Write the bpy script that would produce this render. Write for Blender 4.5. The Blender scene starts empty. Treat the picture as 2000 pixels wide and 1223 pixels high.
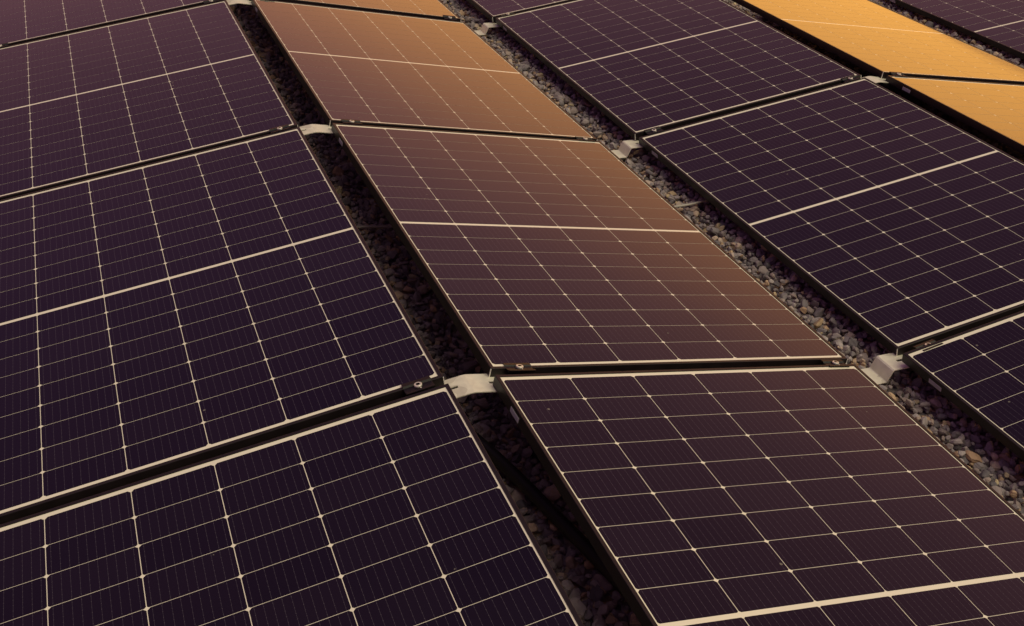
import bpy, bmesh, math, random
import numpy as np
from mathutils import Vector, Matrix

random.seed(7)
rng = np.random.default_rng(7)
scene = bpy.context.scene
COL = scene.collection

# ------------------------------------------------------------------ camera
cam_data = bpy.data.cameras.new("camera")
cam = bpy.data.objects.new("camera", cam_data)
COL.objects.link(cam)
cam_data.sensor_width = 36.0
cam_data.lens = 2197.75 / 2000 * 36
cam_data.shift_x = -29.68 / 2000
cam_data.shift_y = -53.13 / 2000
cam_data.clip_start = 0.05
cam_data.clip_end = 2000
RIGHT = Vector((0.9272269, -0.3701909, 0.0566475))
DOWN = Vector((-0.1358125, -0.4733546, -0.8703392))
FWD = Vector((0.349006, 0.7993085, -0.4891837))
m3 = Matrix((RIGHT, -DOWN, -FWD)).transposed()
cam.matrix_world = Matrix.Translation((-0.8043, -0.4331, 1.740784)) @ m3.to_4x4()
scene.camera = cam

# ------------------------------------------------------------------ sky: warm dusk glow low on one side, mauve above
SUN_AZ, SUN_EL = math.radians(138), math.radians(57)      # azimuth measured from +Y towards +X
GLOW_AZ = math.radians(46)
world = bpy.data.worlds.new("World")
scene.world = world
world.use_nodes = True
nt = world.node_tree
nt.nodes.clear()


def N(t, typ, **kw):
    n = t.nodes.new(typ)
    for k, v in kw.items():
        setattr(n, k, v)
    return n


def math_node(t, op, a, b=None, clamp=False):
    n = N(t, 'ShaderNodeMath', operation=op, use_clamp=clamp)
    for i, v in enumerate((a, b)):
        if v is None:
            continue
        if isinstance(v, (int, float)):
            n.inputs[i].default_value = v
        else:
            t.links.new(v, n.inputs[i])
    return n.outputs[0]


tc = N(nt, 'ShaderNodeTexCoord')
sep = N(nt, 'ShaderNodeSeparateXYZ')
nt.links.new(tc.outputs['Generated'], sep.inputs[0])
zc = math_node(nt, 'MAXIMUM', sep.outputs[2], 0.0)
el = math_node(nt, 'MULTIPLY', math_node(nt, 'ARCSINE', zc), 57.2958)
hx = math_node(nt, 'MULTIPLY', sep.outputs[0], math.sin(GLOW_AZ))
hy = math_node(nt, 'MULTIPLY', sep.outputs[1], math.cos(GLOW_AZ))
hl = math_node(nt, 'SQRT', math_node(nt, 'ADD', math_node(nt, 'MULTIPLY', sep.outputs[0], sep.outputs[0]),
                                     math_node(nt, 'MULTIPLY', sep.outputs[1], sep.outputs[1])))
cosd = math_node(nt, 'DIVIDE', math_node(nt, 'ADD', hx, hy), math_node(nt, 'MAXIMUM', hl, 0.001))
# soft cloud streaks make the glow slightly uneven
mapn = N(nt, 'ShaderNodeMapping')
mapn.inputs['Scale'].default_value = (1.5, 1.5, 9.0)
nt.links.new(tc.outputs['Generated'], mapn.inputs[0])
cl = N(nt, 'ShaderNodeTexNoise')
cl.inputs['Scale'].default_value = 1.6
cl.inputs['Detail'].default_value = 3.0
nt.links.new(mapn.outputs[0], cl.inputs['Vector'])
cloud = math_node(nt, 'ADD', 0.86, math_node(nt, 'MULTIPLY', cl.outputs[0], 0.28))
spread = math_node(nt, 'ADD', 1.0, math_node(nt, 'MULTIPLY', math_node(nt, 'SUBTRACT', 1.0, cosd), 1.35))
ee = math_node(nt, 'ADD', math_node(nt, 'MULTIPLY', math_node(nt, 'MULTIPLY', el, spread), cloud),
               math_node(nt, 'MULTIPLY', math_node(nt, 'SUBTRACT', 1.0, cosd), 8.0))


def falloff(h, p, amp, base):
    x = math_node(nt, 'POWER', math_node(nt, 'DIVIDE', ee, h), p)
    e = math_node(nt, 'POWER', 2.71828, math_node(nt, 'MULTIPLY', x, -1.0))
    return math_node(nt, 'ADD', math_node(nt, 'MULTIPLY', e, amp), base)


cr = N(nt, 'ShaderNodeCombineXYZ')
# added overhead sky fill for the dark gaps, brighter than the band below it
zenith_fill = N(nt, 'ShaderNodeMapRange', interpolation_type='SMOOTHSTEP')
nt.links.new(el, zenith_fill.inputs[0])
zenith_fill.inputs[1].default_value = 46.0
zenith_fill.inputs[2].default_value = 78.0
zenith_fill.inputs[3].default_value = 0.0
zenith_fill.inputs[4].default_value = 0.17
nt.links.new(math_node(nt, 'ADD', math_node(nt, 'ADD', falloff(15.8, 4.0, 0.95, 0.15), falloff(20.0, 1.7, 0.85, 0.0)), zenith_fill.outputs[0]), cr.inputs[0])
nt.links.new(math_node(nt, 'ADD', math_node(nt, 'ADD', falloff(15.5, 4.0, 0.37, 0.064), falloff(18.0, 1.6, 0.47, 0.0)), zenith_fill.outputs[0]), cr.inputs[1])
bx_ = math_node(nt, 'POWER', math_node(nt, 'ABSOLUTE', math_node(nt, 'DIVIDE', math_node(nt, 'SUBTRACT', ee, 17.0), 9.5)), 2.0)
be_ = math_node(nt, 'POWER', 2.71828, math_node(nt, 'MULTIPLY', bx_, -1.0))
nt.links.new(math_node(nt, 'ADD', math_node(nt, 'ADD', 0.165, math_node(nt, 'MULTIPLY', be_, 0.075)), zenith_fill.outputs[0]), cr.inputs[2])
bg = N(nt, 'ShaderNodeBackground')
nt.links.new(cr.outputs[0], bg.inputs[0])
bg.inputs[1].default_value = 1.0
sky = N(nt, 'ShaderNodeTexSky', sky_type='NISHITA', sun_disc=False)
sky.sun_elevation = math.radians(4)
sky.sun_rotation = GLOW_AZ
bg2 = N(nt, 'ShaderNodeBackground')
nt.links.new(sky.outputs[0], bg2.inputs[0])
bg2.inputs[1].default_value = 0.004
addw = N(nt, 'ShaderNodeAddShader')
nt.links.new(bg.outputs[0], addw.inputs[0])
nt.links.new(bg2.outputs[0], addw.inputs[1])
wo = N(nt, 'ShaderNodeOutputWorld')
nt.links.new(addw.outputs[0], wo.inputs[0])

# ------------------------------------------------------------------ sun: veiled, so very soft
sd = bpy.data.lights.new("sun", 'SUN')
sd.energy = 2.35
sd.color = (1.0, 0.94, 0.60)
sd.angle = math.radians(64)
sun = bpy.data.objects.new("sun", sd)
COL.objects.link(sun)
sdir = Vector((math.sin(SUN_AZ) * math.cos(SUN_EL), math.cos(SUN_AZ) * math.cos(SUN_EL), math.sin(SUN_EL)))
sun.rotation_euler = sdir.to_track_quat('Z', 'Y').to_euler()
sun.location = sdir * 20

scene.view_settings.view_transform = 'Standard'
scene.view_settings.look = 'None'
scene.view_settings.exposure = 0.0
scene.view_settings.gamma = 1.0
scene.view_settings.use_curve_mapping = False
scene.render.engine = 'CYCLES'
scene.cycles.max_bounces = 6
scene.cycles.glossy_bounces = 4
scene.cycles.use_denoising = True


# ------------------------------------------------------------------ materials
def new_mat(name, color=(0.5, 0.5, 0.5), rough=0.5, metal=0.0, spec=0.5):
    m = bpy.data.materials.new(name)
    m.use_nodes = True
    b = m.node_tree.nodes['Principled BSDF']
    b.inputs['Base Color'].default_value = (*color, 1)
    b.inputs['Roughness'].default_value = rough
    b.inputs['Metallic'].default_value = metal
    b.inputs['Specular IOR Level'].default_value = spec
    return m, m.node_tree, b


def mixcol(t, fac, a, b, blend='MIX'):
    n = N(t, 'ShaderNodeMix', data_type='RGBA', blend_type=blend)
    n.clamp_factor = True
    for sock, v in ((n.inputs[0], fac), (n.inputs[6], a), (n.inputs[7], b)):
        if isinstance(v, (int, float)):
            sock.default_value = v
        elif isinstance(v, tuple):
            sock.default_value = (*v, 1)
        else:
            t.links.new(v, sock)
    return n.outputs[2]


def glass_dirt(t, b, rough0=0.05):
    """thin dust film, streaks and specks lying on the glass face of a module (world-sized pattern)"""
    geo = N(t, 'ShaderNodeNewGeometry')
    n1 = N(t, 'ShaderNodeTexNoise')
    n1.inputs['Scale'].default_value = 2.6
    n1.inputs['Detail'].default_value = 5
    t.links.new(geo.outputs['Position'], n1.inputs['Vector'])
    v = N(t, 'ShaderNodeTexVoronoi', feature='F1')
    v.inputs['Scale'].default_value = 21
    t.links.new(geo.outputs['Position'], v.inputs['Vector'])
    sepc = N(t, 'ShaderNodeSeparateColor')
    t.links.new(v.outputs['Color'], sepc.inputs[0])
    size = math_node(t, 'MULTIPLY', math_node(t, 'POWER', sepc.outputs[0], 7.5), 0.11)
    n2 = N(t, 'ShaderNodeTexNoise')
    n2.inputs['Scale'].default_value = 420
    t.links.new(geo.outputs['Position'], n2.inputs['Vector'])
    dist = math_node(t, 'ADD', v.outputs['Distance'], math_node(t, 'MULTIPLY', n2.outputs[0], 0.05))
    speck = math_node(t, 'LESS_THAN', dist, math_node(t, 'ADD', size, 0.0))
    rr = math_node(t, 'ADD', rough0, math_node(t, 'MULTIPLY', n1.outputs[0], 0.05))
    rr = math_node(t, 'ADD', rr, math_node(t, 'MULTIPLY', speck, 0.5))
    t.links.new(rr, b.inputs['Roughness'])
    return n1.outputs[0], speck


# solar cell: near-black silicon behind glass, thin silver wires along the module
m_cell, t, b = new_mat("solar_cell_glass", spec=0.5)
tco = N(t, 'ShaderNodeTexCoord')
sp = N(t, 'ShaderNodeSeparateXYZ')
t.links.new(tco.outputs['Object'], sp.inputs[0])
PW = 0.182 / 10
fx = math_node(t, 'ABSOLUTE', math_node(t, 'SUBTRACT', math_node(t, 'FRACT', math_node(t, 'DIVIDE', math_node(t, 'ADD', sp.outputs[0], 0.091), PW)), 0.5))
wire = math_node(t, 'LESS_THAN', fx, 0.014)
fy = math_node(t, 'ABSOLUTE', math_node(t, 'SUBTRACT', math_node(t, 'FRACT', math_node(t, 'DIVIDE', math_node(t, 'ADD', sp.outputs[1], 0.0455), 0.0152)), 0.5))
pad = math_node(t, 'MULTIPLY', math_node(t, 'LESS_THAN', fx, 0.045), math_node(t, 'LESS_THAN', fy, 0.05))
wire = math_node(t, 'MAXIMUM', wire, pad)
oi = N(t, 'ShaderNodeObjectInfo')
tone = mixcol(t, oi.outputs['Random'], (0.0016, 0.0010, 0.0030), (0.0052, 0.0032, 0.0062))
dustn, speck = glass_dirt(t, b)
c1 = mixcol(t, math_node(t, 'MULTIPLY', wire, 0.5), tone, (0.12, 0.105, 0.12))
c2 = mixcol(t, math_node(t, 'MULTIPLY', dustn, 0.007), c1, (0.42, 0.38, 0.34))
c3 = mixcol(t, math_node(t, 'MULTIPLY', speck, 0.30), c2, (0.40, 0.36, 0.30))
t.links.new(c3, b.inputs['Base Color'])

m_back, t, b = new_mat("backsheet_white", (0.82, 0.76, 0.60))
dustn, speck = glass_dirt(t, b)
cb = mixcol(t, math_node(t, 'MULTIPLY', dustn, 0.25), (0.84, 0.78, 0.62), (0.62, 0.56, 0.44))
t.links.new(cb, b.inputs['Base Color'])

m_frame, t, b = new_mat("frame_black_anodised", (0.03, 0.026, 0.028), 0.38, spec=0.3)
geo = N(t, 'ShaderNodeNewGeometry')
nn = N(t, 'ShaderNodeTexNoise')
nn.inputs['Scale'].default_value = 30
nn.inputs['Detail'].default_value = 6
t.links.new(geo.outputs['Position'], nn.inputs['Vector'])
t.links.new(mixcol(t, nn.outputs[0], (0.007, 0.005, 0.006), (0.018, 0.012, 0.013)), b.inputs['Base Color'])
t.links.new(math_node(t, 'ADD', 0.28, math_node(t, 'MULTIPLY', nn.outputs[0], 0.25)), b.inputs['Roughness'])

m_mitre, _, _ = new_mat("bare_aluminium_cut", (0.75, 0.72, 0.66), 0.45, 0.2)
m_black, _, _ = new_mat("clamp_black", (0.005, 0.004, 0.005), 0.5, spec=0.3)
m_rail, _, _ = new_mat("rail_dark", (0.015, 0.013, 0.016), 0.6)
m_rubber, _, _ = new_mat("foot_rubber", (0.02, 0.018, 0.02), 0.8)
m_bolt, _, _ = new_mat("bolt_steel", (0.66, 0.62, 0.54), 0.4, 0.4)
m_stick, _, _ = new_mat("sticker_paper", (0.50, 0.50, 0.46), 0.6)
m_print, _, _ = new_mat("sticker_print", (0.38, 0.38, 0.38), 0.6)
m_cable, _, _ = new_mat("cable_grey", (0.34, 0.31, 0.27), 0.55)
m_stripe, _, _ = new_mat("stripe_black", (0.006, 0.005, 0.007), 0.6)

m_steel, t, b = new_mat("bracket_coated_steel", (0.72, 0.68, 0.56), 0.5, 0.25)
geo = N(t, 'ShaderNodeNewGeometry')
nn = N(t, 'ShaderNodeTexNoise')
nn.inputs['Scale'].default_value = 55
nn.inputs['Detail'].default_value = 7
t.links.new(geo.outputs['Position'], nn.inputs['Vector'])
nb = N(t, 'ShaderNodeTexNoise')
nb.inputs['Scale'].default_value = 14
t.links.new(geo.outputs['Position'], nb.inputs['Vector'])
cc = mixcol(t, nn.outputs[0], (0.64, 0.60, 0.48), (0.88, 0.84, 0.68))
cc = mixcol(t, math_node(t, 'MULTIPLY', math_node(t, 'GREATER_THAN', nb.outputs[0], 0.62), 0.35), cc, (0.38, 0.33, 0.27))
t.links.new(cc, b.inputs['Base Color'])
t.links.new(math_node(t, 'ADD', 0.35, math_node(t, 'MULTIPLY', nn.outputs[0], 0.3)), b.inputs['Roughness'])


def stone_colour(t, rnd, vec):
    r = N(t, 'ShaderNodeValToRGB')
    r.color_ramp.interpolation = 'LINEAR'
    els = r.color_ramp.elements
    stops = [(0.0, (0.13, 0.115, 0.122)), (0.25, (0.235, 0.200, 0.205)), (0.5, (0.37, 0.315, 0.305)), (0.68, (0.22, 0.175, 0.17)),
             (0.80, (0.46, 0.36, 0.30)), (0.88, (0.50, 0.355, 0.23)), (0.94, (0.36, 0.23, 0.15)), (1.0, (0.50, 0.42, 0.26))]
    els[0].position = 0.0
    els[1].position = 1.0
    for p_, c_ in stops[1:-1]:
        els.new(p_)
    for e_, (p_, c_) in zip(els, stops):
        e_.color = (*c_, 1)
    t.links.new(rnd, r.inputs[0])
    n = N(t, 'ShaderNodeTexNoise')
    n.inputs['Scale'].default_value = 75
    n.inputs['Detail'].default_value = 6
    n.inputs['Roughness'].default_value = 0.65
    t.links.new(vec, n.inputs['Vector'])
    k = math_node(t, 'ADD', 0.62, math_node(t, 'MULTIPLY', n.outputs[0], 0.76))
    kc = N(t, 'ShaderNodeCombineColor')
    for i in range(3):
        t.links.new(k, kc.inputs[i])
    return mixcol(t, 1.0, r.outputs[0], kc.outputs[0], 'MULTIPLY'), n.outputs[0]


m_stone, t, b = new_mat("gravel_stone", rough=0.85, spec=0.3)
oi = N(t, 'ShaderNodeObjectInfo')
geo = N(t, 'ShaderNodeNewGeometry')
c_, n_ = stone_colour(t, oi.outputs['Random'], geo.outputs['Position'])
t.links.new(c_, b.inputs['Base Color'])
bp = N(t, 'ShaderNodeBump')
bp.inputs['Strength'].default_value = 0.5
bp.inputs['Distance'].default_value = 0.002
t.links.new(n_, bp.inputs['Height'])
t.links.new(bp.outputs[0], b.inputs['Normal'])

m_ground, t, b = new_mat("ground_gravel_far", rough=0.9, spec=0.2)
geo = N(t, 'ShaderNodeNewGeometry')
vo = N(t, 'ShaderNodeTexVoronoi')
vo.inputs['Scale'].default_value = 38
t.links.new(geo.outputs['Position'], vo.inputs['Vector'])
sc_ = N(t, 'ShaderNodeSeparateColor')
t.links.new(vo.outputs['Color'], sc_.inputs[0])
c_, n_ = stone_colour(t, sc_.outputs[0], geo.outputs['Position'])
t.links.new(c_, b.inputs['Base Color'])
bp = N(t, 'ShaderNodeBump')
bp.invert = True
bp.inputs['Strength'].default_value = 1.0
bp.inputs['Distance'].default_value = 0.012
t.links.new(vo.outputs['Distance'], bp.inputs['Height'])
t.links.new(bp.outputs[0], b.inputs['Normal'])


# ------------------------------------------------------------------ helpers
def mesh_from(name, verts, faces, mats, midx=None, smooth=False):
    me = bpy.data.meshes.new(name)
    me.from_pydata([tuple(v) for v in verts], [], faces)
    for m in mats:
        me.materials.append(m)
    if midx:
        for p_, i in zip(me.polygons, midx):
            p_.material_index = i
    if smooth:
        for p_ in me.polygons:
            p_.use_smooth = True
    me.update()
    return me


def link(name, data, parent=None, loc=None, rot=None):
    o = bpy.data.objects.new(name, data)
    COL.objects.link(o)
    if parent is not None:
        o.parent = parent
    if loc is not None:
        o.location = loc
    if rot is not None:
        o.rotation_euler = rot
    return o


def bm_mesh(name, bm, mats):
    bmesh.ops.recalc_face_normals(bm, faces=bm.faces)
    me = bpy.data.meshes.new(name)
    bm.to_mesh(me)
    bm.free()
    for m in mats:
        me.materials.append(m)
    return me


def box(bm, x0, x1, y0, y1, z0, z1, mi=0):
    v = [bm.verts.new(p_) for p_ in ((x0, y0, z0), (x1, y0, z0), (x1, y1, z0), (x0, y1, z0), (x0, y0, z1), (x1, y0, z1), (x1, y1, z1), (x0, y1, z1))]
    for f in ((3, 2, 1, 0), (4, 5, 6, 7), (0, 1, 5, 4), (1, 2, 6, 5), (2, 3, 7, 6), (3, 0, 4, 7)):
        fa = bm.faces.new([v[i] for i in f])
        fa.material_index = mi


def cyl(bm, cx, cy, r0, z0, z1, n=20, mi=0, rin=0.0, zin=None):
    """vertical cylinder, optionally with a socket hole in the top"""
    a = [2 * math.pi * i / n for i in range(n)]
    bot = [bm.verts.new((cx + r0 * math.cos(t_), cy + r0 * math.sin(t_), z0)) for t_ in a]
    rb = r0 * 0.9
    top = [bm.verts.new((cx + r0 * math.cos(t_), cy + r0 * math.sin(t_), z1 - 0.0008)) for t_ in a]
    top2 = [bm.verts.new((cx + rb * math.cos(t_), cy + rb * math.sin(t_), z1)) for t_ in a]
    rings = [bot, top, top2]
    if rin:
        rings.append([bm.verts.new((cx + rin * math.cos(t_), cy + rin * math.sin(t_), z1)) for t_ in a])
        rings.append([bm.verts.new((cx + rin * math.cos(t_), cy + rin * math.sin(t_), zin)) for t_ in a])
    for k in range(len(rings) - 1):
        for i in range(n):
            j = (i + 1) % n
            f = bm.faces.new((rings[k][i], rings[k][j], rings[k + 1][j], rings[k + 1][i]))
            f.material_index = mi if not (rin and k == 3) else 1
            f.smooth = k == 0
    f = bm.faces.new(rings[-1])
    f.material_index = 1 if rin else mi
    bm.faces.new(list(reversed(bot)))


def tag(o, label, cat, group=None):
    o['label'] = label
    o['category'] = cat
    if group:
        o['group'] = group


# ------------------------------------------------------------------ layout of the array (fitted)
W, L, S = 1.134, 1.722 - 0.008278, 0.035463
TILT = 0.161382
GR, GV, GR2 = 0.129339, 0.192107, -0.028314
TL = {'A': TILT + 0.005567, 'B': TILT, 'C': TILT - 0.002981, 'D': TILT - 0.031511, 'E': TILT - 0.024}
DY = {'A': -0.025022, 'B': 0.0, 'C': 0.019147, 'D': 0.003817, 'E': 0.0}
ZO = {'A': 0.0, 'B': 0.0, 'C': -0.007358, 'D': 0.032202, 'E': 0.032}
wc = W * math.cos(TILT)
X0 = {'A': -wc - GR / 2, 'B': GR / 2, 'C': GR / 2 + wc + GV, 'D': GR / 2 + 2 * wc + GV + GR + GR2, 'E': GR / 2 + 3 * wc + 2 * GV + GR + GR2}
PER = {'A0': [-0.00762, 0.00105, 0.01011, -0.00491, 0.00768], 'A1': [-0.00092, -0.00113, 0.00684, -0.00418, -0.00705],
       'A2': [0.00481, -0.00531, -0.00554, -0.00302, -0.00241], 'A3': [0.00333, -0.00362, -0.00453, 0.00368, 0.00378],
       'B0': [-0.00542, -0.00278, -0.00503, -0.00156, 0.01285], 'B1': [0.00065, 0.00094, -0.00132, 0, 0.00086],
       'B2': [0.0042, 0.00049, -0.00591, -0.00205, -0.00196], 'C0': [0.00027, -0.00148, 0.00129, 0.01838, 0.00896],
       'C1': [0.0021, 0.00381, -0.00517, 0.00553, 0.0042], 'C2': [0.00054, 0.00372, 0.00239, -0.00113, 0.00483],
       'C3': [-0.00152, 0.00084, 0.00083, -0.00175, -0.0007], 'D2': [0.00057, 0.00137, 0.0029, 0.00456, 0.0],
       'E2': [-0.00098, 0.00208, 0.00315, -0.00115, 0.0]}


def strip_frame(s):
    """tilted local frame of a row: origin at the low/left edge height, x across"""
    up = s in 'ACE'
    t_ = TL[s]
    return up, t_


def row_matrix(s, y, dx=0.0, dy=0.0, dz=0.0, yaw=0.0, pitch=0.0):
    up, t_ = strip_frame(s)
    c = Vector((X0[s] + W / 2 * math.cos(t_) + dx, y + dy, W / 2 * math.sin(t_) + ZO[s] + dz))
    return Matrix.Translation(c) @ Matrix.Rotation(yaw, 4, 'Z') @ Matrix.Rotation(pitch, 4, 'X') @ Matrix.Rotation(-t_ if up else t_, 4, 'Y')


def seam_y(s, j):            # seam between panel j and j-1
    return j * (L + S) - S / 2 + DY[s]


# ------------------------------------------------------------------ ground
gm = mesh_from("ground", [(-60, -40, -0.118), (80, -40, -0.118), (80, 120, -0.118), (-60, 120, -0.118)], [(0, 1, 2, 3)], [m_ground])
ground = link("ground", gm)
ground['kind'] = 'structure'

# loose stones: a dozen shapes scattered as instances along the open gaps
src = bpy.data.collections.new("stone_shapes")
for k in range(14):
    bm = bmesh.new()
    bmesh.ops.create_icosphere(bm, subdivisions=3, radius=1.0)
    r_ = np.random.default_rng(100 + k)
    el_ = np.array([1.0, r_.uniform(0.62, 0.88), r_.uniform(0.42, 0.72)])
    planes = []
    for _ in range(11):
        n_ = r_.normal(size=3)
        n_ /= np.linalg.norm(n_)
        planes.append((n_, r_.uniform(0.56, 0.86)))
    off = r_.uniform(0, 10, 3)
    for v in bm.verts:
        co = np.array(v.co)
        for n_, d_ in planes:
            q = co @ n_
            if q > d_:
                co = co - n_ * (q - d_) * 0.97
        co *= 1 + 0.05 * math.sin(5 * co[0] + off[0]) * math.sin(6 * co[1] + off[1]) + 0.03 * math.sin(11 * co[2] + off[2])
        v.co = Vector(co * el_)
    me = bm_mesh("stone", bm, [m_stone])
    so = bpy.data.objects.new("stone", me)
    src.objects.link(so)

pts, rots, scls, idxs = [], [], [], []
bands = [(-0.20, 0.50, 0.25, 7.2), (1.05, 1.78, 0.35, 9.2), (2.45, 3.30, 1.9, 8.2), (3.66, 4.36, 3.0, 9.6)]
for (xa, xb, ya, yb) in bands:
    rise = 0.070 if xa > 3.6 else (0.012 if xa > 2.4 else 0.0)     # the gravel lies higher further out
    for layer, (pitch_, zmean, zr) in enumerate(((0.025, -0.110, 0.006), (0.028, -0.099, 0.008), (0.050, -0.090, 0.006))):
        nx, ny = int((xb - xa) / pitch_), int((yb - ya) / pitch_)
        gx, gy = np.meshgrid(np.arange(nx), np.arange(ny))
        px_ = xa + (gx.ravel() + rng.uniform(0, 1, nx * ny)) * pitch_
        py_ = ya + (gy.ravel() + rng.uniform(0, 1, nx * ny)) * pitch_
        und = 0.006 * np.sin(px_ * 9 + py_ * 3.1) * np.sin(py_ * 5.3 + 1.0)
        pz_ = zmean + rise + und + rng.uniform(-zr, zr, nx * ny)
        s_ = np.exp(rng.normal(math.log(0.0130), 0.36, nx * ny)).clip(0.008, 0.031)
        if layer == 2:
            s_ *= 1.12
        pts.append(np.stack([px_, py_, pz_], 1))
        n_ = nx * ny
        rots.append(np.stack([rng.normal(0, 0.5, n_), rng.normal(0, 0.5, n_), rng.uniform(0, 6.283, n_)], 1))
        scls.append(s_[:, None] * rng.uniform(0.85, 1.15, (n_, 3)))
        idxs.append(rng.integers(0, 14, n_))
pts, rots, scls, idxs = (np.concatenate(a) for a in (pts, rots, scls, idxs))
# keep the stones off the two flat bracket feet and out of the steel plates
XV = X0['B'] + wc
keep = np.ones(len(pts), bool)
for ys in [seam_y('C', j) - 0.004 for j in (1, 2, 3, 4)]:
    keep &= ~((pts[:, 0] > XV - 0.05) & (pts[:, 0] < XV + 0.165) & (abs(pts[:, 1] - ys) < 0.045) & (pts[:, 2] + scls[:, 2] * 0.6 > -0.088))
pts, rots, scls, idxs = pts[keep], rots[keep], scls[keep], idxs[keep]
pm = bpy.data.meshes.new("gravel")
pm.vertices.add(len(pts))
pm.vertices.foreach_set('co', pts.astype(np.float32).ravel())
for nm, typ, arr in (('rot', 'FLOAT_VECTOR', rots), ('scl', 'FLOAT_VECTOR', scls)):
    at = pm.attributes.new(nm, typ, 'POINT')
    at.data.foreach_set('vector', arr.astype(np.float32).ravel())
at = pm.attributes.new('idx', 'INT', 'POINT')
at.data.foreach_set('value', idxs.astype(np.int32))
gravel = link("gravel", pm)
gravel['kind'] = 'stuff'
gravel['label'] = 'loose mixed grey and tan gravel lying in the gaps between the panel rows'
gravel['category'] = 'gravel'
ng = bpy.data.node_groups.new("scatter", 'GeometryNodeTree')
ng.interface.new_socket("Geometry", in_out='INPUT', socket_type='NodeSocketGeometry')
ng.interface.new_socket("Geometry", in_out='OUTPUT', socket_type='NodeSocketGeometry')
gi = ng.nodes.new('NodeGroupInput')
go = ng.nodes.new('NodeGroupOutput')
ip = ng.nodes.new('GeometryNodeInstanceOnPoints')
ci = ng.nodes.new('GeometryNodeCollectionInfo')
ci.inputs['Collection'].default_value = src
ci.inputs['Separate Children'].default_value = True
ci.inputs['Reset Children'].default_value = True
ip.inputs['Pick Instance'].default_value = True
ng.links.new(gi.outputs[0], ip.inputs['Points'])
ng.links.new(ci.outputs[0], ip.inputs['Instance'])


def attr(nm, typ):
    n = ng.nodes.new('GeometryNodeInputNamedAttribute')
    n.data_type = typ
    n.inputs['Name'].default_value = nm
    return n.outputs[0]


ng.links.new(attr('idx', 'INT'), ip.inputs['Instance Index'])
e2r = ng.nodes.new('FunctionNodeEulerToRotation')
ng.links.new(attr('rot', 'FLOAT_VECTOR'), e2r.inputs[0])
ng.links.new(e2r.outputs[0], ip.inputs['Rotation'])
ng.links.new(attr('scl', 'FLOAT_VECTOR'), ip.inputs['Scale'])
ng.links.new(ip.outputs[0], go.inputs[0])
md = gravel.modifiers.new("scatter", 'NODES')
md.node_group = ng

# ------------------------------------------------------------------ one solar module
LIPX, LIPY, FH = 0.0100, 0.0098, 0.030
CX, CY = 0.184692, 0.092377
MID = 0.0118
GAPX, GAPY = 0.0018, 0.0014
CYH = (L / 2 - MID / 2 - 0.0216) / 9          # row pitch so that mid gap and end margins hold


def frame_mesh():
    bm = bmesh.new()
    hx_, hy_ = W / 2, L / 2
    # closed profile swept round the rectangle with mitred corners: (inset, z)
    prof = [(0.0, -FH), (0.0, -0.0012), (0.0004, -0.0004), (0.0012, 0.0), (None, 0.0), ('lip', -0.0030), (0.0025, -0.0045), (0.0025, -FH + 0.002), ('base', -FH + 0.002), ('base', -FH)]
    rings = []
    for ins, z in prof:
        if ins is None:
            ix, iy = LIPX - 0.0006, LIPY - 0.0006
        elif ins == 'lip':
            ix, iy = LIPX, LIPY
        elif ins == 'base':
            ix, iy = 0.028, 0.028
        else:
            ix, iy = ins, ins
        rings.append([bm.verts.new((sx * (hx_ - ix), sy * (hy_ - iy), z)) for sx, sy in ((-1, -1), (1, -1), (1, 1), (-1, 1))])
    n = len(rings)
    for k in range(n):
        a, c = rings[k], rings[(k + 1) % n]
        for i in range(4):
            j = (i + 1) % 4
            bm.faces.new((a[i], a[j], c[j], c[i]))
    return bm_mesh("frame", bm, [m_frame])


def backsheet_mesh():
    hx_, hy_ = W / 2 - 0.004, L / 2 - 0.004
    bm = bmesh.new()
    box(bm, -hx_, hx_, -hy_, hy_, -0.0046, -0.0022)
    return bm_mesh("backsheet", bm, [m_back])


def cell_mesh():
    hx_, hy_ = (CX - GAPX) / 2, (CYH - GAPY) / 2
    a, c = 0.0062, 0.0036      # far-side and near-side corner cuts of a half cell
    o = [(-hx_ + c, -hy_), (hx_ - c, -hy_), (hx_, -hy_ + c), (hx_, hy_ - a), (hx_ - a, hy_), (-hx_ + a, hy_), (-hx_, hy_ - a), (-hx_, -hy_ + c)]
    v = [(x, y, 0.0) for x, y in o] + [(x, y, -0.0004) for x, y in o]
    f = [tuple(range(8)), tuple(range(15, 7, -1))] + [(i + 8, (i + 1) % 8 + 8, (i + 1) % 8, i) for i in range(8)]
    return mesh_from("solar_cell", v, f, [m_cell])


def mitre_mesh():
    bm = bmesh.new()
    box(bm, -0.0011, 0.0011, -0.0011, 0.0011, -0.0295, -0.0012)
    return bm_mesh("corner_joint", bm, [m_mitre])


def sticker_mesh():
    # a paper label on the left outside face, inner print slightly darker
    bm = bmesh.new()
    box(bm, -0.0006, 0.0, -0.026, 0.026, -0.0070, 0.0070, 0)
    box(bm, -0.0009, -0.0006, -0.021, 0.023, -0.0050, 0.0050, 1)
    return bm_mesh("label_sticker", bm, [m_stick, m_print])


ME_FRAME, ME_BACK, ME_CELL, ME_MITRE, ME_STICK = frame_mesh(), backsheet_mesh(), cell_mesh(), mitre_mesh(), sticker_mesh()


def build_panel():
    root = link("solar_panel", None)
    link("frame", ME_FRAME, root)
    link("backsheet", ME_BACK, root)
    for sx in (-1, 1):
        link("corner_joint", ME_MITRE, root, (sx * (W / 2 + 0.0002), -(L / 2 + 0.0002), 0))
    link("label_sticker", ME_STICK, root, (-W / 2, L / 2 - 0.145, -0.0185))
    for half in (1, -1):
        for r in range(9):
            y = half * (MID / 2 + (r + 0.5) * CYH)
            for c in range(6):
                link("solar_cell", ME_CELL, root, ((c - 2.5) * CX, y, -0.0019), (0, 0, 0 if half > 0 else math.pi))
    return root


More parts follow.
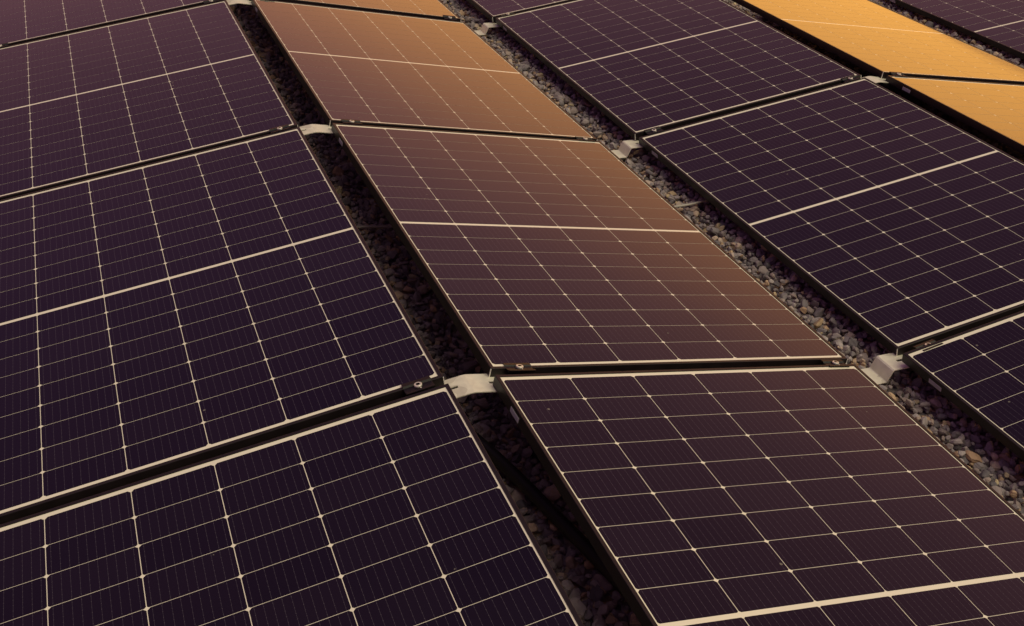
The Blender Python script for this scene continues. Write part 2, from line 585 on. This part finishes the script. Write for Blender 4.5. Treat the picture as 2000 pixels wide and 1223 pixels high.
def copy_tree(o):
    c = o.copy()
    COL.objects.link(c)
    for ch in o.children:
        d = ch.copy()
        COL.objects.link(d)
        d.parent = c
    return c


PANELS = {
    'A': {0: 'dark solar panel filling the lower left corner, right of it the black shadowed gap',
          1: 'dark solar panel at the left, second from the front in the leftmost row',
          2: 'dark brown solar panel at the left, third from the front in the leftmost row',
          3: 'faintly brown solar panel cut by the top left corner, farthest of the leftmost row'},
    'B': {0: 'brown tinted solar panel at the lower right, nearest of the bronze row',
          1: 'bronze reflecting solar panel in the centre, second of its row',
          2: 'golden bronze solar panel at the upper middle, third of the bronze row',
          3: 'gold lit solar panel cut by the top edge, farthest of the bronze row'},
    'C': {0: 'black solar panel cut by the right edge, nearest one right of the lit gravel',
          1: 'dark purple solar panel at the right, second in the row beyond the lit gravel',
          2: 'dark plum solar panel at the upper middle right, third beyond the lit gravel',
          3: 'dark solar panel touching the top edge beyond the lit gravel, farthest of its row'},
    'D': {1: 'bright amber solar panel cut by the right edge, near one of the amber pair',
          2: 'bright amber solar panel at the top right, far one with a thin pale middle line'},
    'E': {1: 'dark solar panel beyond the amber row, nearest one at the right edge',
          2: 'dark solar panel in the top right corner beyond the far gravel strip'},
}
GROUPS = {'A': 'dark panels of the leftmost row', 'B': 'bronze panels of the second row', 'C': 'dark panels of the third row',
          'D': 'amber panels of the fourth row', 'E': 'dark panels of the far right row'}
proto = build_panel()
used = False
for s in 'ABCDE':
    for j, lab in PANELS[s].items():
        o = copy_tree(proto) if used else proto
        used = True
        q = PER.get(s + str(j), [0] * 5)
        o.matrix_world = row_matrix(s, j * (L + S) + L / 2 + DY[s], q[0], q[1], q[2], q[3], q[4])
        tag(o, lab, 'solar panel', GROUPS[s])

# ------------------------------------------------------------------ clamps in the seams
def clamp_parts():
    g, gn = S / 2 + 0.0100, S / 2 + 0.0030
    prof = [(-gn, 0.0004), (-gn, 0.0026), (-S / 2 + 0.004, 0.0026), (-S / 2 + 0.0065, -0.0012), (S / 2 - 0.0065, -0.0012), (S / 2 - 0.003, 0.0030), (g, 0.0030), (g, 0.0004),
            (S / 2 - 0.0005, 0.0004), (S / 2 - 0.003, -0.0062), (-S / 2 + 0.003, -0.0062), (-S / 2 + 0.0005, 0.0004)]
    bm = bmesh.new()
    hw = 0.036
    a = [bm.verts.new((-hw, y, z)) for y, z in prof]
    c = [bm.verts.new((hw, y, z)) for y, z in prof]
    n = len(prof)
    for i in range(n):
        k = (i + 1) % n
        bm.faces.new((a[i], a[k], c[k], c[i]))
    bm.faces.new(a)
    bm.faces.new(list(reversed(c)))
    plate = bm_mesh("clamp_plate", bm, [m_black])
    bm = bmesh.new()
    cyl(bm, 0.0, 0.0035, 0.0098, -0.0010, 0.0058, 24, 0, 0.0052, 0.002)
    bolt = bm_mesh("bolt", bm, [m_bolt, m_black])
    bm = bmesh.new()
    cyl(bm, 0.003, -0.0095, 0.0021, -0.0010, 0.0022, 12, 0)
    pin = bm_mesh("locating_pin", bm, [m_bolt])
    return plate, bolt, pin


CP, CB, CN = clamp_parts()
clamp0 = link("panel_clamp", None)
link("clamp_plate", CP, clamp0)
link("bolt", CB, clamp0)
link("locating_pin", CN, clamp0)
ROWN = {'A': 'leftmost dark row', 'B': 'bronze row', 'C': 'dark row past the gravel', 'D': 'amber row', 'E': 'far right dark row'}
SEAM = {1: 'nearest seam', 2: 'second seam', 3: 'third seam'}
first = True
CLAMPS = [('A', 1, 1), ('A', 2, 1), ('A', 3, 1), ('A', 3, 0), ('B', 1, 0), ('B', 1, 1), ('B', 2, 0), ('B', 2, 1), ('B', 3, 0), ('B', 3, 1),
          ('C', 1, 0), ('C', 2, 0), ('C', 2, 1), ('C', 3, 0), ('D', 2, 0)]
for s, j, side in CLAMPS:
    o = clamp0 if first else copy_tree(clamp0)
    first = False
    qa, qb = PER.get(s + str(j), [0] * 5), PER.get(s + str(j - 1), [0] * 5)
    yy = seam_y(s, j)
    dx, dy_ = (qa[0] + qb[0]) / 2, (qa[1] + qb[1]) / 2
    # the clamp lies on both frames: take the heights of the two facing edges
    za, zb = qa[2] - L / 2 * qa[4], qb[2] + L / 2 * qb[4]
    xl = (-W / 2 + 0.080) if side == 0 else (W / 2 - 0.066)
    ya_ = qa[1] + xl * qa[3]
    yb_ = qb[1] + xl * qb[3]
    pit = (za - zb) / (S + 0.01)
    M_ = row_matrix(s, yy, dx, (ya_ + yb_) / 2, (za + zb) / 2, 0.0, max(-0.3, min(0.3, pit)))
    o.matrix_world = M_ @ Matrix.Translation((xl, 0, 0))
    tag(o, f"black clamp, {'left' if side == 0 else 'right'} end of the {SEAM[j]}, {ROWN[s]}", 'clamp', 'panel clamps in the seams')

# ------------------------------------------------------------------ rails under the seams with rubber feet
def rail_mesh():
    bm = bmesh.new()
    prof = [(-0.030, 0.0), (-0.030, -0.030), (0.030, -0.030), (0.030, 0.0), (0.013, 0.0), (0.013, -0.018), (-0.013, -0.018), (-0.013, 0.0)]
    x0_, x1_ = -W / 2 + 0.02, W / 2 - 0.02
    a = [bm.verts.new((x0_, y, z)) for y, z in prof]
    c = [bm.verts.new((x1_, y, z)) for y, z in prof]
    n = len(prof)
    for i in range(n):
        k = (i + 1) % n
        bm.faces.new((a[i], a[k], c[k], c[i]))
    bm.faces.new(a)
    bm.faces.new(list(reversed(c)))
    return bm_mesh("rail", bm, [m_rail])


ME_RAIL = rail_mesh()
RAILS = [('A', 1), ('A', 2), ('A', 3), ('B', 1), ('B', 2), ('B', 3), ('C', 1), ('C', 2), ('C', 3), ('D', 2)]
for s, j in RAILS:
    qa, qb = PER.get(s + str(j), [0] * 5), PER.get(s + str(j - 1), [0] * 5)
    za, zb = qa[2] - L / 2 * qa[4], qb[2] + L / 2 * qb[4]
    o = link("support_rail", None)
    M_ = row_matrix(s, seam_y(s, j), (qa[0] + qb[0]) / 2, (qa[1] + qb[1]) / 2, min(za, zb) - FH - 0.0012)
    o.matrix_world = M_
    tag(o, f"black rail under the {SEAM[j]} of the {ROWN[s]}", 'rail', 'support rails under the seams')
    link("channel", ME_RAIL, o)
    up = s in 'ACE'
    bm = bmesh.new()
    for xx in (-W / 2 + 0.20, W / 2 - 0.20):
        top = -0.030
        wz = (M_ @ Vector((xx, 0, -0.03))).z
        h = wz + 0.116
        box(bm, xx - 0.04, xx + 0.04, -0.028, 0.028, top - h, top - 0.0005)
    link("foot", bm_mesh("foot", bm, [m_rubber]), o)


# ------------------------------------------------------------------ folded steel brackets joining the rows
def folded_plate(name, prof, hy_, slots, mat, th=0.0028):
    """prof: (x,z) polyline; slots: list of (x0,x1,y0,y1) holes; returns mesh of real thickness"""
    xs = sorted(set([p_[0] for p_ in prof] + [v for s_ in slots for v in s_[:2]]))
    ys = sorted(set([-hy_, hy_] + [v for s_ in slots for v in s_[2:]]))

    # parametrise by arc index so that near-vertical risers also work
    pl = []
    for (xa, za), (xb, zb) in zip(prof, prof[1:]):
        cuts = [xa] + [x for x in xs if min(xa, xb) + 1e-6 < x < max(xa, xb) - 1e-6] + [xb]
        if xb < xa:
            cuts = [xa] + sorted(cuts[1:-1], reverse=True) + [xb]
        for x in cuts[:-1]:
            pl.append((x, za + (zb - za) * (x - xa) / (xb - xa)))
    pl.append(prof[-1])
    bm = bmesh.new()
    grid = [[bm.verts.new((x, y, z)) for y in ys] for x, z in pl]
    for i in range(len(pl) - 1):
        xm = (pl[i][0] + pl[i + 1][0]) / 2
        for k in range(len(ys) - 1):
            ym = (ys[k] + ys[k + 1]) / 2
            if any(s_[0] < xm < s_[1] and s_[2] < ym < s_[3] for s_ in slots):
                continue
            bm.faces.new((grid[i][k], grid[i + 1][k], grid[i + 1][k + 1], grid[i][k + 1]))
    bmesh.ops.recalc_face_normals(bm, faces=bm.faces)
    for v in [v for v in bm.verts if not v.link_faces]:
        bm.verts.remove(v)
    bmesh.ops.solidify(bm, geom=bm.faces[:], thickness=th)
    return bm_mesh(name, bm, [mat])


tt = math.tan(TILT)
ridge_prof = [(-0.105, 0.1665 - 0.105 * tt), (-0.010, 0.1660 - 0.010 * tt), (0.0, 0.1650), (0.010, 0.1640), (0.105, 0.1480)]
ME_RIDGE = folded_plate("ridge_bracket", ridge_prof, 0.040, [(-0.075, -0.030, -0.0045, 0.0045), (0.052, 0.092, -0.0045, 0.0045)], m_steel)
RB = {1: 'folded cream steel bracket bridging the dark gap at the nearest seam, lower middle',
      2: 'folded cream steel bracket bridging the dark gap at the second seam, upper left middle',
      3: 'folded cream steel bracket at the top edge, farthest across the dark gap'}
for j in (1, 2, 3):
    o = link("ridge_bracket", ME_RIDGE, None, (0.0, seam_y('B', j) - 0.006, 0.0 + {1: 0.0, 2: -0.002, 3: -0.004}[j]))
    tag(o, RB[j], 'bracket', 'steel brackets across the dark gap')
XR2 = X0['D'] - (GR + GR2) / 2
o = link("ridge_bracket", ME_RIDGE, None, (XR2 - 0.004, seam_y('C', 2) - 0.02, -0.004))
tag(o, 'narrow pale bracket end between the dark row and the amber row, upper right', 'bracket', 'steel brackets across the dark gap')

valley_prof = [(-0.035, -0.084), (0.126, -0.084), (0.1295, -0.0815), (0.1445, -0.0475), (0.1475, -0.0450), (0.235, -0.0445)]
ME_VALLEY = folded_plate("valley_bracket", valley_prof, 0.041, [(0.185, 0.225, -0.0045, 0.0045)], m_steel)
VB = {1: 'stepped steel bracket on the gravel at the nearest seam, right middle',
      2: 'stepped steel bracket on the gravel at the second seam, upper middle',
      3: 'small stepped steel bracket on the gravel at the third seam near the top'}
for j in (1, 2, 3):
    o = link("valley_bracket", ME_VALLEY, None, (XV, seam_y('C', j) - 0.004, 0))
    tag(o, VB[j], 'bracket', 'stepped brackets on the gravel')


# ------------------------------------------------------------------ cable and dark stripe
def tube(name, path, r, mat, n=10):
    path = [Vector(p_) for p_ in path]
    # smooth the path
    dense = []
    for i in range(len(path) - 1):
        p0, p1, p2, p3 = path[max(i - 1, 0)], path[i], path[i + 1], path[min(i + 2, len(path) - 1)]
        for k in range(8):
            t_ = k / 8
            dense.append(0.5 * ((2 * p1) + (p2 - p0) * t_ + (2 * p0 - 5 * p1 + 4 * p2 - p3) * t_ ** 2 + (3 * p1 - p0 - 3 * p2 + p3) * t_ ** 3))
    dense.append(path[-1])
    verts, faces = [], []
    for i, c in enumerate(dense):
        d = (dense[min(i + 1, len(dense) - 1)] - dense[max(i - 1, 0)]).normalized()
        a = d.cross(Vector((0, 0, 1))).normalized()
        u = a.cross(d)
        for k in range(n):
            th_ = 2 * math.pi * k / n
            verts.append(c + a * math.cos(th_) * r + u * math.sin(th_) * r)
    for i in range(len(dense) - 1):
        for k in range(n):
            faces.append((i * n + k, i * n + (k + 1) % n, (i + 1) * n + (k + 1) % n, (i + 1) * n + k))
    faces.append(tuple(range(n)))
    faces.append(tuple(reversed(range((len(dense) - 1) * n, len(dense) * n))))
    return link(name, mesh_from(name, verts, faces, [mat], smooth=True))


c = tube("cable", [(-0.25, 3.12, -0.083), (0.0, 3.105, -0.076), (0.10, 3.09, -0.074), (0.20, 3.065, -0.075), (0.6, 3.0, -0.085), (1.0, 2.955, -0.082), (1.25, 2.945, -0.072),
                   (1.34, 2.945, -0.069), (1.42, 2.965, -0.072), (1.55, 2.99, -0.082)], 0.0048, m_cable)
tag(c, 'thin grey cable crossing the gravel under the middle bronze panel', 'cable')
c = tube("stripe", [(-0.10, 2.20, -0.072), (0.03, 1.85, -0.068), (0.085, 1.64, -0.062), (0.125, 1.45, -0.060), (0.165, 1.26, -0.060), (0.22, 1.0, -0.066), (0.30, 0.7, -0.075)], 0.017, m_stripe, 14)  # black tube added for a diagonal dark band of unclear nature
tag(c, 'black tube-shaped stripe lying slantwise on the dark gravel at the bottom middle', 'stripe')
